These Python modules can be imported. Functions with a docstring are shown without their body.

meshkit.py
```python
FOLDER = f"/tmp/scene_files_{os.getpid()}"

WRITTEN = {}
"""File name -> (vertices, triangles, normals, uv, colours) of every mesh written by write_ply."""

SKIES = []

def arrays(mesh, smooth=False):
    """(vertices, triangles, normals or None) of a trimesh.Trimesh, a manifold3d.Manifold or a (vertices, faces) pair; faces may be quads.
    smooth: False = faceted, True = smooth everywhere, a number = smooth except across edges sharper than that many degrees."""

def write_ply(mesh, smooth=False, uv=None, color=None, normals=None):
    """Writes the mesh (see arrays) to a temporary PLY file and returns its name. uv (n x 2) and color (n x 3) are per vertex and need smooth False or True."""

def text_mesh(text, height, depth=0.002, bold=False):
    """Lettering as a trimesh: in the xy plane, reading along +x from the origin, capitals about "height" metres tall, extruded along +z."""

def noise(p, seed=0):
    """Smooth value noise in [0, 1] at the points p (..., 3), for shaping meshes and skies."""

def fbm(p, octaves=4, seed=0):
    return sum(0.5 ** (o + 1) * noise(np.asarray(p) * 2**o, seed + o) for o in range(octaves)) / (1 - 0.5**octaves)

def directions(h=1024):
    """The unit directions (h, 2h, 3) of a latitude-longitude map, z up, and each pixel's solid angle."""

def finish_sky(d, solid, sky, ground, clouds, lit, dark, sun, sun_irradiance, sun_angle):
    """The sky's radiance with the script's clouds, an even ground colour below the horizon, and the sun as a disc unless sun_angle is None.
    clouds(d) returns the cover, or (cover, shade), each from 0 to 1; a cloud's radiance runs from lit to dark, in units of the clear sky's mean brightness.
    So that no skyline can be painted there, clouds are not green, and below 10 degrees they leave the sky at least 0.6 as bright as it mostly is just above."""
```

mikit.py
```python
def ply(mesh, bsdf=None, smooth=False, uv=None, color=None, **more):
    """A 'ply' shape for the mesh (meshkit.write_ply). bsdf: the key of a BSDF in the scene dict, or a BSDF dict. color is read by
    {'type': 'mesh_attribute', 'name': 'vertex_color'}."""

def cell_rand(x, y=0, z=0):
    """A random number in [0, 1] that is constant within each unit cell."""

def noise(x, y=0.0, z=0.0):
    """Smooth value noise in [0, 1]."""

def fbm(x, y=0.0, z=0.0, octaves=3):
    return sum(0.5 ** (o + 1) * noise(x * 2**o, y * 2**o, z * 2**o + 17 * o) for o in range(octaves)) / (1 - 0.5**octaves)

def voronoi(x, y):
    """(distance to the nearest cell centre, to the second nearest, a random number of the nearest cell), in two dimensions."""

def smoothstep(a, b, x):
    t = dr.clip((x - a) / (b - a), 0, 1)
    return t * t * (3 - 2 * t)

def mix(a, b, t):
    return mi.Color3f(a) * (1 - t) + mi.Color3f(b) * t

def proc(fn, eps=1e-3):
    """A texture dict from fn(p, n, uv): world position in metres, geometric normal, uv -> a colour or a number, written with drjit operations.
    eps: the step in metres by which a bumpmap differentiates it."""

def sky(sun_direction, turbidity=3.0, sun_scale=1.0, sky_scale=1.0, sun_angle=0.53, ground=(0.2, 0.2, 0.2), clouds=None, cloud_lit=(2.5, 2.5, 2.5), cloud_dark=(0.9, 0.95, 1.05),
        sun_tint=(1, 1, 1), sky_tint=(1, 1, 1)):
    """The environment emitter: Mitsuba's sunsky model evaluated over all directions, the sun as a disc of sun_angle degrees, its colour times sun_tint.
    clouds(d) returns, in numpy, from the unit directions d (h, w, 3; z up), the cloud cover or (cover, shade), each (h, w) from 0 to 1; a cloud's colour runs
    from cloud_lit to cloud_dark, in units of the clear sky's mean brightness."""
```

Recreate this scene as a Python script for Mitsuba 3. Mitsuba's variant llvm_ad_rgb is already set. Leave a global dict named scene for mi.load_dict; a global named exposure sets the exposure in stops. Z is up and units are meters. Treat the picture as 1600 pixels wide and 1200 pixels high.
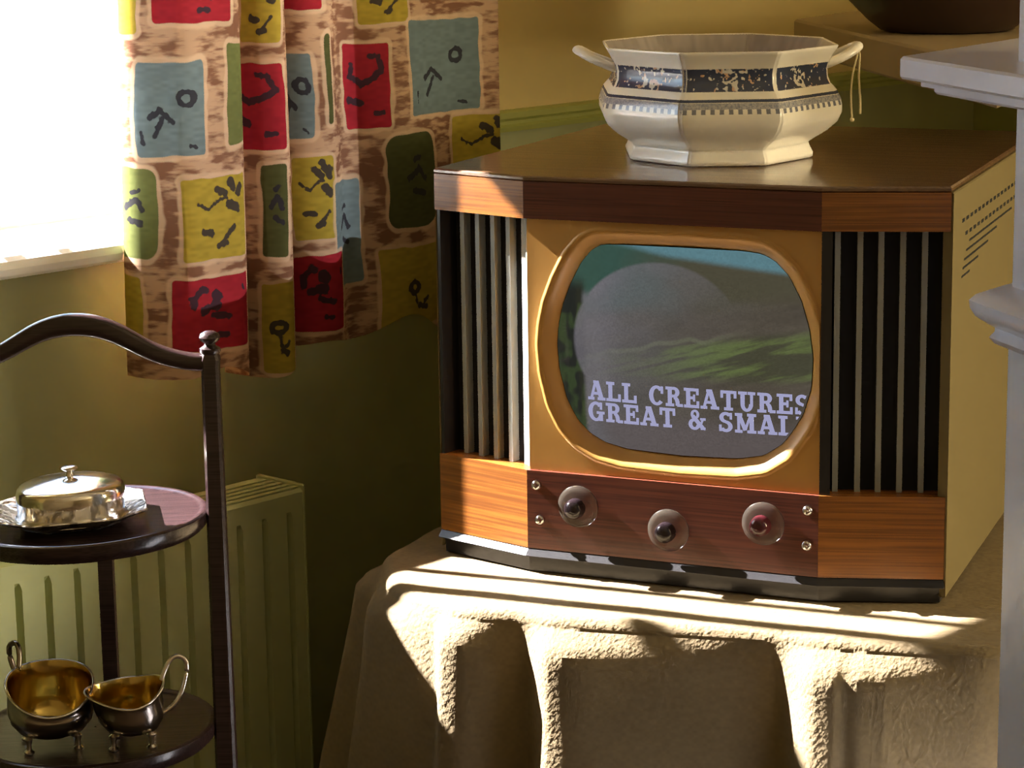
import math
import numpy as np, trimesh, drjit as dr, mitsuba as mi, mikit, meshkit
import shapely.geometry as sg
from shapely import affinity
from shapely.ops import unary_union
from mikit import noise, fbm, smoothstep, mix, cell_rand

TF = mi.ScalarTransform4f
scene, labels = {'type': 'scene'}, {}

# ------------------------------------------------------------------ camera, sky, sun, lamps, exposure
F_PX, PITCH, ROLL = 3800.0, 0.20235, -0.01499
EYE = np.array([0, 0, 1.40])
FWD = np.array([0, math.cos(PITCH), -math.sin(PITCH)])
UP0 = np.array([0, math.sin(PITCH), math.cos(PITCH)])
UP = math.cos(ROLL) * UP0 - math.sin(ROLL) * np.array([1.0, 0, 0])
scene['camera'] = {'type': 'perspective', 'fov': 2 * math.degrees(math.atan(800 / F_PX)), 'fov_axis': 'x', 'near_clip': 0.05, 'far_clip': 100.0,
                   'to_world': TF().look_at(origin=EYE.tolist(), target=(EYE + FWD).tolist(), up=UP.tolist())}
SUN_AZ, SUN_EL = -22.6, 38.2            # heading in which the light travels (degrees from +x), height of the sun
_a, _e = math.radians(SUN_AZ), math.radians(SUN_EL)
SUN_FROM = [-math.cos(_a) * math.cos(_e), -math.sin(_a) * math.cos(_e), math.sin(_e)]
scene['sky'] = mikit.sky(SUN_FROM, turbidity=3.0, sun_scale=2.4, sky_scale=1.15, sun_tint=(0.92, 1.06, 1.45), ground=(0.25, 0.25, 0.26))
exposure = 4.6
WINDOW_2_LIGHT = (2.1, 1.78, 1.17)      # sun-yellowed blinds of the second window, behind the camera to the right

# ------------------------------------------------------------------ frames
YAW = -0.41816                          # television: u to its right, v to its back
AX, AY = np.array([math.cos(YAW), math.sin(YAW)]), np.array([-math.sin(YAW), math.cos(YAW)])
TO, TZ = np.array([0.15174, 2.30425]), 0.72192
WA = math.radians(47)                   # window wall: t along it, n into the room
WD, WN, WP = np.array([math.cos(WA), math.sin(WA)]), np.array([math.sin(WA), -math.cos(WA)]), np.array([0.006, 3.09])


def tv(p):
    p = np.asarray(p, float)
    q = TO + p[:, :1] * AX + p[:, 1:2] * AY
    return np.column_stack([q, p[:, 2] + TZ])


def wl(p):
    p = np.asarray(p, float)
    q = WP + p[:, :1] * WD + p[:, 1:2] * WN
    return np.column_stack([q, p[:, 2]])


def at(x, y, z, rz=0.0, tilt=0.0):
    c, s = math.cos(rz), math.sin(rz)
    def f(p):
        p = np.asarray(p, float)
        z2 = p[:, 2] + p[:, 0] * tilt
        return np.column_stack([x + c * p[:, 0] - s * p[:, 1], y + s * p[:, 0] + c * p[:, 1], z + z2])
    return f


# ------------------------------------------------------------------ mesh helpers
def TM(v, f):
    f = np.asarray(f)
    if f.shape[1] == 4:
        f = np.vstack([f[:, [0, 1, 2]], f[:, [0, 2, 3]]])
    return trimesh.Trimesh(np.asarray(v, float), f, process=False)


def box(x0, x1, y0, y1, z0, z1):
    m = trimesh.creation.box((x1 - x0, y1 - y0, z1 - z0))
    m.apply_translation([(x0 + x1) / 2, (y0 + y1) / 2, (z0 + z1) / 2])
    return m


def prism(poly, z0, z1, bevel=0.0):
    """An upright prism over the plan polygon, its upper and lower edges bevelled."""
    P = sg.Polygon(poly) if not hasattr(poly, 'exterior') else poly
    P = sg.polygon.orient(P)
    if bevel <= 0:
        m = trimesh.creation.extrude_polygon(P, z1 - z0, engine='earcut')
        m.apply_translation([0, 0, z0])
        return m
    o = np.array(P.exterior.coords)[:-1]
    i = inset(o, bevel)
    rings = [np.column_stack([i, np.full(len(o), z0)]), np.column_stack([o, np.full(len(o), z0 + bevel)]),
             np.column_stack([o, np.full(len(o), z1 - bevel)]), np.column_stack([i, np.full(len(o), z1)])]
    return loft(rings, caps=True)


def inset(o, d):
    """Moves the counter-clockwise polygon's sides inwards by d, keeping its corners."""
    n = len(o)
    out = []
    for k in range(n):
        a, b, c = o[k - 1], o[k], o[(k + 1) % n]
        e1, e2 = (b - a) / np.linalg.norm(b - a), (c - b) / np.linalg.norm(c - b)
        n1, n2 = np.array([-e1[1], e1[0]]), np.array([-e2[1], e2[0]])
        out.append(b + d * (n1 + n2) / (1 + n1 @ n2))
    return np.array(out)


def loft(rings, caps=False, closed=True, capfan=True):
    n, k = len(rings[0]), len(rings)
    v = np.vstack(rings)
    f = []
    m = n if closed else n - 1
    for j in range(k - 1):
        a = j * n + np.arange(m)
        b = j * n + (np.arange(m) + 1) % n
        f.append(np.column_stack([a, b, b + n, a + n]))
    f = np.vstack(f)
    tri = np.vstack([f[:, [0, 1, 2]], f[:, [0, 2, 3]]])
    if caps:
        v = np.vstack([v, rings[0].mean(0), rings[-1].mean(0)])
        c0, c1 = len(v) - 2, len(v) - 1
        i = np.arange(n)
        tri = np.vstack([tri, np.column_stack([(i + 1) % n, i, np.full(n, c0)]), np.column_stack([(k - 1) * n + i, (k - 1) * n + (i + 1) % n, np.full(n, c1)])])
    return TM(v, tri)


def lathe(profile, n=64, cx=0, cy=0):
    a = np.arange(n) * 2 * np.pi / n
    return loft([np.column_stack([cx + r * np.cos(a), cy + r * np.sin(a), np.full(n, z)]) for r, z in profile])


def spline(pts, n):
    """A smooth curve through the points."""
    from scipy.interpolate import CubicSpline
    p = np.asarray(pts, float)
    s = np.r_[0, np.cumsum(np.linalg.norm(np.diff(p, axis=0), axis=1))]
    return CubicSpline(s, p)(np.linspace(0, s[-1], n))


def tube(path, r, n=12, flat=1.0, up=(0, 0, 1)):
    """A tube along the path; r a number or one per point; flat squeezes it along 'up'."""
    p = np.asarray(path, float)
    r = np.broadcast_to(r, len(p))
    t = np.gradient(p, axis=0)
    t /= np.linalg.norm(t, axis=1, keepdims=True)
    a = np.arange(n) * 2 * np.pi / n
    rings = []
    side = None
    for i in range(len(p)):
        s = np.cross(t[i], up)
        if np.linalg.norm(s) < 0.2:
            s = side if side is not None else np.cross(t[i], (1, 0, 0))
        s /= np.linalg.norm(s)
        side = s
        u = np.cross(s, t[i])
        rings.append(p[i] + r[i] * (np.cos(a)[:, None] * s + flat * np.sin(a)[:, None] * u))
    return loft(rings, caps=True)


def join(*ms):
    return trimesh.util.concatenate(list(ms))


def add(key, mesh, bsdf, frame=None, smooth=False, uv=None, **more):
    if key in scene:
        k = 1
        while f'{key}_{k:03d}' in scene:
            k += 1
        key = f'{key}_{k:03d}'
    if frame is not None:
        mesh = TM(frame(mesh.vertices), mesh.faces)
    scene[key] = mikit.ply(mesh, bsdf, smooth=smooth, uv=uv, **more)
    return key


def tag(key, label=None, cat=None, group=None, kind=None):
    labels[key] = {k: v for k, v in dict(label=label, category=cat, group=group, kind=kind).items() if v}


def smooth01(x):
    x = np.clip(x, 0, 1)
    return x * x * (3 - 2 * x)


# ------------------------------------------------------------------ materials
def rgb(*c):
    return {'type': 'rgb', 'value': list(c)}


def mat(key, color, rough=0.6, bump=None, scale=1.0, **more):
    b = {'type': 'principled', 'base_color': color if isinstance(color, dict) else rgb(*color), 'roughness': rough, **more}
    if bump is not None:
        b = {'type': 'bumpmap', 'tex': bump, 'scale': scale, 'bsdf': b}
    scene[key] = {'type': 'twosided', 'bsdf': b}


def metal(key, color, rough):
    scene[key] = {'type': 'twosided', 'bsdf': {'type': 'principled', 'base_color': color if isinstance(color, dict) else rgb(*color), 'metallic': 1.0, 'roughness': rough}}


def swirl_relief(p, n, uv):
    a = p.x * 0.682 + p.y * 0.731
    w = fbm(a * 22, p.z * 22, 3.0, 2) * 6.0
    return 0.0016 * fbm(a * 60 + w, p.z * 60 - w, 1.0, 3) + 0.0007 * noise(a * 260, p.z * 130, 0)


def fine_plaster(p, n, uv):
    return 0.0006 * fbm(p.x * 45 + p.y * 30, p.z * 50, p.y * 20, 3)


def mustard(p, n, uv):
    return mix((0.54, 0.43, 0.17), (0.62, 0.50, 0.215), fbm(p.x * 5 + p.y * 3, p.z * 6, 0, 3))


def olive(p, n, uv):
    return mix((0.235, 0.250, 0.112), (0.300, 0.315, 0.145), fbm(p.x * 9 + p.y * 6, p.z * 9, 0, 3))


mat('paint_mustard', mikit.proc(mustard), 0.62, mikit.proc(fine_plaster, 2e-3))
mat('paint_olive', mikit.proc(olive), 0.55, mikit.proc(swirl_relief, 1.5e-3))
mat('paint_green_gloss', (0.31, 0.33, 0.09), 0.35)
mat('paint_radiator', (0.42, 0.46, 0.23), 0.38)
mat('paint_white', (0.80, 0.79, 0.75), 0.35)
mat('paint_ceiling', (0.60, 0.54, 0.42), 0.8)
mat('carpet', (0.075, 0.048, 0.032), 0.95)
mat('paint_dark', (0.16, 0.12, 0.07), 0.7)
mat('black_void', (0.006, 0.006, 0.007), 0.9)
mat('black_gloss', (0.012, 0.012, 0.014), 0.30)
mat('tan_board', (0.155, 0.122, 0.056), 0.8, specular=0.1)
mat('shelf_tan', (0.30, 0.23, 0.125), 0.5)


def pebble(p, n, uv):
    return 0.0011 * fbm(p.y * 70 + p.x * 20, p.z * 70, p.x * 50, 3)


mat('grey_gloss', (0.42, 0.42, 0.47), 0.26)
mat('grey_anaglypta', (0.40, 0.41, 0.44), 0.3, mikit.proc(pebble, 1.5e-3))


def veneer(dark, light, along):
    """Wood grain; 'along' is the plan direction in which it runs."""
    c, s = along

    def fn(p, n, uv):
        a = p.x * c + p.y * s
        b = p.y * c - p.x * s
        w = fbm(a * 5, p.z * 30, b * 30, 2)
        g = 0.55 * fbm(a * 3.5 + 3 * w, p.z * 260, b * 260, 3) + 0.45 * noise(a * 16, p.z * 900, b * 900)
        return mix(dark, light, smoothstep(0.28, 0.72, g))
    return mikit.proc(fn)


def grain_along(rot):
    a = YAW + rot
    return math.cos(a), math.sin(a)


PHI = 0.30173
VENEER_DIM, VENEER_LIT = ((0.052, 0.0115, 0.0075), (0.105, 0.026, 0.012)), ((0.125, 0.040, 0.008), (0.235, 0.084, 0.013))  # one veneer; its sheen by angle is painted as dim front, lit sides
for nm, rot, tone in (('left', -PHI, VENEER_LIT), ('front', 0.0, VENEER_DIM), ('right', PHI, VENEER_LIT)):
    mat('veneer_' + nm, veneer(*tone, grain_along(rot)), 0.34, clearcoat=0.5, clearcoat_gloss=0.92)
mat('veneer_top', veneer((0.075, 0.040, 0.020), (0.13, 0.068, 0.034), grain_along(0.0)), 0.10, clearcoat=1.0, specular=0.7, clearcoat_gloss=0.95)
mat('slat_grey', (0.25, 0.26, 0.235), 0.4)
scene['bezel_gold'] = {'type': 'twosided', 'bsdf': {'type': 'principled', 'base_color': rgb(0.47, 0.245, 0.060), 'metallic': 0.15, 'roughness': 0.34, 'clearcoat': 0.35, 'clearcoat_gloss': 0.85}}
scene['clear_acrylic'] = {'type': 'blendbsdf', 'weight': 0.04, 'a': {'type': 'dielectric', 'int_ior': 1.45}, 'b': {'type': 'twosided', 'bsdf': {'type': 'principled', 'base_color': rgb(0.52, 0.49, 0.40), 'roughness': 0.3}}}
mat('knob_dark', (0.012, 0.008, 0.010), 0.12)
mat('knob_red', (0.045, 0.008, 0.011), 0.12)
metal('chrome', (0.75, 0.75, 0.76), 0.12)
metal('silver', (0.90, 0.88, 0.83), 0.13)
metal('silver_dark', (0.30, 0.27, 0.24), 0.2)  # darker grey metal for the vessel bodies
metal('gilt', (0.60, 0.45, 0.14), 0.16)
mat('dark_mahogany', veneer((0.014, 0.008, 0.009), (0.032, 0.017, 0.018), (1.0, 0.0)), 0.2, clearcoat=0.6, clearcoat_gloss=0.93)
mat('pot_brown', (0.035, 0.017, 0.011), 0.3)
mat('cord_pale', (0.70, 0.60, 0.33), 0.6)


def fleece(p, n, uv):
    return mix((0.125, 0.092, 0.048), (0.20, 0.152, 0.078), 0.6 * fbm(p.x * 240, p.y * 240, p.z * 240, 2) + 0.4 * fbm(p.x * 24, p.y * 24, p.z * 24, 2))


def fleece_pile(p, n, uv):
    return 0.0015 * fbm(p.x * 330, p.y * 330, p.z * 260, 3)


mat('fleece', mikit.proc(fleece), 0.95, mikit.proc(fleece_pile, 5e-4), sheen=0.25)


def porcelain(p, n, uv):
    """Cream glaze with the transfer print: uv.x counts the eight faces, uv.y is the height in metres."""
    z, f = uv.y, uv.x - dr.floor(uv.x)
    x = uv.x * 9.0
    cream = mi.Color3f(0.80, 0.765, 0.66)
    navy = mi.Color3f(0.035, 0.045, 0.085)
    face = smoothstep(0.02, 0.035, f) * smoothstep(0.98, 0.965, f)
    band = smoothstep(0.0725, 0.0735, z) * smoothstep(0.0945, 0.0935, z) * face
    centre = smoothstep(0.34, 0.04, dr.abs(f - 0.5))
    vine = fbm(x * 3.1, z * 330, 2.0, 2) * 0.9 + 0.16 * centre - 0.08
    flower = smoothstep(0.56, 0.64, vine)
    tint = mix((0.62, 0.60, 0.55), (0.55, 0.27, 0.10), smoothstep(0.55, 0.75, noise(x * 1.7, z * 160, 5)) * 0.7)
    c = mix(cream, mix(navy, tint, flower), band)
    line = smoothstep(0.0635, 0.0641, z) * smoothstep(0.0668, 0.0662, z)
    c = mix(c, navy, line)
    lace = smoothstep(0.0575, 0.058, z) * smoothstep(0.0637, 0.063, z)
    c = mix(c, mi.Color3f(0.15, 0.165, 0.22), lace * (0.55 + 0.4 * noise(x * 9, z * 900, 1)))
    k = uv.x * 11.0
    t = dr.abs(k - dr.floor(k) - 0.5)
    teeth = smoothstep(0.27, 0.2, t) * smoothstep(0.0528, 0.0534, z) * smoothstep(0.058, 0.0574, z)
    c = mix(c, mi.Color3f(0.10, 0.115, 0.16), teeth * 0.9)
    return mix(c, mi.Color3f(0.34, 0.30, 0.265) * (0.85 + 0.3 * noise(x * 2, p.z * 60, 3)), smoothstep(0.15, 0.16, z))   # darker inside: shade painted into the glaze colour


mat('porcelain', mikit.proc(porcelain), 0.14, clearcoat=0.5, clearcoat_gloss=0.97)
mat('porcelain_plain', (0.80, 0.765, 0.66), 0.14, clearcoat=0.5, clearcoat_gloss=0.97)

# ------------------------------------------------------------------ the room
T0, T1, N1, ZC, ZR = -3.6, 1.078, 4.4, 2.45, 1.112
OT0, OT1, OZ0, OZ1 = -1.20, -0.36, 1.010, 1.700


def wall_boxes(z0, z1):
    out = []
    lo, hi = max(z0, OZ0), min(z1, OZ1)
    out += [box(T0 - 0.25, OT0, -0.24, 0, z0, z1), box(OT1, T1 + 0.25, -0.24, 0, z0, z1)]
    if z0 < OZ0:
        out.append(box(OT0, OT1, -0.24, 0, z0, OZ0))
    if z1 > OZ1:
        out.append(box(OT0, OT1, -0.24, 0, OZ1, z1))
    return join(*out)


add('wall_left__upper_wall', wall_boxes(ZR, ZC), 'paint_mustard', wl)
add('wall_left__lower_wall', wall_boxes(0.0, ZR), 'paint_olive', wl)
tag('wall_left', 'window wall, mustard above and embossed olive below', kind='structure')
V0, V1, VZ0, VZ1 = 2.95, 4.30, 0.85, 2.05     # the second window's opening, along n
add('wall_right__upper_wall', join(box(T1, T1 + 0.2, 0, V0, ZR, ZC), box(T1, T1 + 0.2, V1, N1, ZR, ZC), box(T1, T1 + 0.2, V0, V1, VZ1, ZC)), 'paint_mustard', wl)
add('wall_right__lower_wall', join(box(T1, T1 + 0.2, 0, V0, 0, ZR), box(T1, T1 + 0.2, V1, N1, 0, ZR), box(T1, T1 + 0.2, V0, V1, 0, VZ0)), 'paint_green_gloss', wl)
tag('wall_right', 'mustard and green wall of the corner behind the television', kind='structure')
add('wall_far_left', box(T0 - 0.2, T0, 0, N1, 0, ZC), 'paint_dark', wl)
tag('wall_far_left', 'brown side wall', kind='structure')
add('wall_back', box(T0, T1, N1, N1 + 0.2, 0, ZC), 'paint_dark', wl)
tag('wall_back', 'brown wall behind the viewer', kind='structure')
add('floor', box(T0 - 0.2, T1 + 0.2, -0.2, N1 + 0.2, -0.1, 0), 'carpet', wl)
tag('floor', 'brown carpet', kind='structure')
add('ceiling', box(T0 - 0.2, T1 + 0.2, -0.24, N1 + 0.2, ZC, ZC + 0.1), 'paint_ceiling', wl)
tag('ceiling', 'cream ceiling', kind='structure')

# dado rail, a little moulded, from the curtain to the corner
prof = [(0.0, 1.095), (0.010, 1.095), (0.012, 1.101), (0.008, 1.104), (0.008, 1.108), (0.014, 1.112), (0.014, 1.119), (0.010, 1.122), (0.0, 1.122)]
rail = prism(prof, OT1 + 0.10, T1 - 0.001)
rail = TM(rail.vertices[:, [2, 0, 1]], rail.faces)
add('trim_1', rail, 'paint_green_gloss', wl)
tag('trim_1', 'green dado rail on the window wall', kind='structure')
add('baseboard_left', box(T0, T1 - 0.02, 0.0, 0.016, 0, 0.12), 'paint_white', wl)
tag('baseboard_left', 'skirting board under the window', kind='structure')

# window in the left wall: casement frame, bars, panes, board
def window_bars(t0, t1, z0, z1, n0, n1, w, ups, across):
    ms = [box(t0, t0 + w, n0, n1, z0, z1), box(t1 - w, t1, n0, n1, z0, z1), box(t0 + w, t1 - w, n0, n1, z0, z0 + w), box(t0 + w, t1 - w, n0, n1, z1 - w, z1)]
    return join(*ms)


add('window_1__frame', window_bars(OT0, OT1, OZ0 + 0.02, OZ1, -0.20, -0.15, 0.028, (), ()), 'paint_white', wl)
for t, w in ((-0.872, 0.0075), (-0.808, 0.0032)):
    add('window_1__glazing_bar', box(t - w, t + w, -0.19, -0.165, OZ0 + 0.06, OZ1 - 0.025), 'paint_white', wl)
add('window_1__transom', box(OT0 + 0.028, -0.90, -0.19, -0.165, 1.45, 1.465), 'paint_white', wl)
scene['pane_glass'] = {'type': 'thindielectric', 'int_ior': 1.5}
add('window_1__pane', TM([[OT0 + 0.04, -0.178, OZ0 + 0.06], [OT1 - 0.04, -0.178, OZ0 + 0.06], [OT1 - 0.04, -0.178, OZ1 - 0.025], [OT0 + 0.04, -0.178, OZ1 - 0.025]], [[0, 1, 2, 3]]), 'pane_glass', wl)
nose = [(-0.20, 1.009), (0.030, 1.009), (0.036, 1.013), (0.038, 1.020), (0.036, 1.028), (0.030, 1.032), (-0.20, 1.032)]
sill = prism(nose, OT0 - 0.05, OT1 + 0.02)
sill = TM(sill.vertices[:, [2, 0, 1]], sill.faces)
add('window_1__sill', sill, 'paint_white', wl)
tag('window_1', 'bright window with a white sill behind the curtain', kind='structure')

# second window, in the right wall beyond the frame: yellowed blinds with the daylight in them
TW = T1 + 0.05
VB = [V0 + (V1 - V0) * k / 3 for k in range(4)]
add('window_2__frame', join(box(TW, TW + 0.05, V0, V1, VZ0, VZ0 + 0.05), box(TW, TW + 0.05, V0, V1, VZ1 - 0.05, VZ1), *[box(TW, TW + 0.05, max(V0, n - 0.025), min(V1, n + 0.025), VZ0 + 0.05, VZ1 - 0.05) for n in VB]), 'paint_white', wl)
for a, b in zip(VB[:-1], VB[1:]):
    a, b = a + 0.025, b - 0.025
    m = TM(wl([[TW + 0.02, a, VZ0 + 0.05], [TW + 0.02, b, VZ0 + 0.05], [TW + 0.02, b, VZ1 - 0.05], [TW + 0.02, a, VZ1 - 0.05]]), [[0, 1, 2, 3]])
    if np.dot(m.face_normals[0][:2], WD) > 0:
        m.invert()
    add('window_2__lit_blind', m, {'type': 'diffuse', 'reflectance': rgb(0.5, 0.45, 0.3)}, emitter={'type': 'area', 'radiance': rgb(*WINDOW_2_LIGHT)})
tag('window_2', 'second window with lit yellow blinds in the right wall', kind='structure')

# chimney breast and mantelpiece (right foreground)
D1, D2 = np.array([0.252, -0.968]), np.array([0.616, 0.788])
PC = np.array([0.3995, 1.92])
plan = [PC, PC + 0.45 * D1, PC + 0.45 * D1 + [0.12, 0.06], PC + 0.13 * D2 + [0.02, 0.0], PC + 0.10 * D2]
plan = sg.polygon.orient(sg.Polygon(plan))
add('mantelpiece__pillar', prism(plan, 0.0, 1.034), 'grey_anaglypta', None)
zt = 1.2582
up = prism(sg.polygon.orient(sg.Polygon([PC + 0.004 * D2, PC + 0.45 * D1 + [0.012, 0], PC + 0.45 * D1 + [0.12, 0.06], PC + 0.13 * D2 + [0.02, 0.0], PC + 0.10 * D2])), 1.034, 2.3)
add('mantelpiece__overmantel', up, 'grey_gloss', None)
M0 = np.array([0.3210, 2.0])
MD1, MD2 = np.array([0.3773, 1.7844]) - M0, np.array([0.4459, 2.1884]) - M0
sh = [M0, M0 + 2.0 * MD1, M0 + 2.0 * MD1 + [0.12, 0.02], M0 + 2.2 * MD2 + [0.02, -0.06], M0 + 2.2 * MD2]
sh = np.array(sg.polygon.orient(sg.Polygon(sh)).exterior.coords)[:-1]
add('mantelpiece__shelf', prism(sg.Polygon(sh).buffer(-0.004).buffer(0.004, quad_segs=4).simplify(0.0002), zt - 0.0185, zt, 0.0022), 'grey_gloss', None, smooth=40)
s2 = sg.Polygon(sh).buffer(-0.016, join_style=2)
add('mantelpiece__shelf_moulding', join(prism(s2, zt - 0.0245, zt - 0.0183), prism(s2.buffer(-0.010, join_style=2), zt - 0.031, zt - 0.0243, 0.002)), 'grey_gloss', None)


def band(profile, base):
    """A moulding round the pillar's near corner: plan polygons pushed out by each profile step."""
    rings = []
    for off, z in profile:
        P = base.buffer(off, join_style=2) if off > 0 else base
        o = np.array(sg.polygon.orient(P).exterior.coords)[:-1]
        k = np.argmin(np.abs(o - PC).sum(1))
        rings.append(np.column_stack([np.roll(o, -k, axis=0), np.full(len(o), z)]))
    return loft(rings, caps=True)


mprof = [(0.0005, 1.030), (0.010, 1.033), (0.014, 1.038), (0.010, 1.043), (0.010, 1.046), (0.015, 1.049), (0.024, 1.055), (0.028, 1.062), (0.029, 1.068), (0.024, 1.073), (0.014, 1.077), (0.0005, 1.079)]
add('mantelpiece__corbel_moulding', band(mprof, plan), 'grey_gloss', None, smooth=50)
tag('mantelpiece', 'grey painted mantelpiece pillar with projecting shelf at the right edge', 'mantelpiece')
for k in ('shelf',):
    tag('mantelpiece__' + k, 'grey gloss mantel shelf')

# alcove shelf behind the television
sA, sF = np.array([0.375, 3.2]), np.array([0.4717, 2.35])
alc = [sA, sF, [0.60, 2.62], [1.385, 3.277], [0.745, 3.86]]
add('alcove_shelf', prism(sg.Polygon(alc), 1.2233 - 0.042, 1.2233, 0.003), 'shelf_tan', None)
tag('alcove_shelf', 'tan painted shelf in the corner above the television', 'shelf')

# ------------------------------------------------------------------ television
A_, B_ = (-0.15123, 0.0), (0.15123, 0.0)
FB = 0.11864
L_, R_ = (-0.15123 - FB * math.cos(PHI), FB * math.sin(PHI)), (0.15123 + FB * math.cos(PHI), FB * math.sin(PHI))
H1, H2, H3, H4, DEP = 0.02437, 0.10475, 0.35807, 0.400, 0.552
LB, RB = (-0.268, DEP), (0.236, DEP)
front = np.array([L_, A_, B_, R_])


def off_front(d):
    """The three-sided front line moved back by d."""
    n = []
    for k in range(3):
        e = front[k + 1] - front[k]
        e /= np.linalg.norm(e)
        n.append(np.array([-e[1], e[0]]))
    out = [front[0] + d * n[0]]
    for k in (1, 2):
        out.append(front[k] + d * (n[k - 1] + n[k]) / (1 + n[k - 1] @ n[k]))
    out.append(front[3] + d * n[2])
    return np.array(out)


TV = 'television'
tag(TV, 'walnut cased vintage television with gold screen surround standing on the brown cloth', 'television')


def facet_slab(k, z0, z1, d0=0.0, d1=0.029):
    a, b = off_front(d0), off_front(d1)
    return prism(sg.Polygon([a[k], a[k + 1], b[k + 1], b[k]]), z0, z1)


for nm, k in (('left', 0), ('front', 1), ('right', 2)):
    add(TV + '__lower_panel', facet_slab(k, H1, H2), 'veneer_' + nm, tv)
for nm, k in (('left', 0), ('front', 1), ('right', 2)):
    add(TV + '__upper_panel', facet_slab(k, H3, H4 - 0.0055), 'veneer_' + nm, tv)
planp = np.array([L_, A_, B_, R_, RB, LB])
add(TV + '__top_panel', prism(sg.Polygon(planp), H4 - 0.0055, H4, 0.0016), 'veneer_top', tv)
o14 = off_front(0.029)
add(TV + '__base_panel', prism(sg.Polygon([*o14, (RB[0], DEP), (LB[0], DEP)]), H1, H1 + 0.010), 'tan_board', tv)
rs = [R_, (R_[0] - 0.010, R_[1] + 0.001), (RB[0] - 0.010, DEP), RB]
add(TV + '__side_panel', prism(sg.Polygon([(R_[0] + 0.002, R_[1] + 0.0005), (RB[0] + 0.002, DEP), (RB[0] - 0.008, DEP), (R_[0] - 0.008, R_[1] + 0.003)]), 0.006, H4 - 0.0057, 0.0012), 'tan_board', tv)
tag(TV + '__side_panel', 'tan side panel with vent slots')
add(TV + '__side_panel', prism(sg.Polygon([(L_[0] - 0.0005, L_[1] + 0.003), (L_[0] + 0.009, L_[1] + 0.030), (LB[0] + 0.009, DEP), (LB[0], DEP)]), 0.006, H4 - 0.0057), 'tan_board', tv)
add(TV + '__back_panel', box(LB[0] + 0.01, RB[0] - 0.012, DEP - 0.008, DEP, H1, H4 - 0.0057), 'tan_board', tv)


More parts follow.
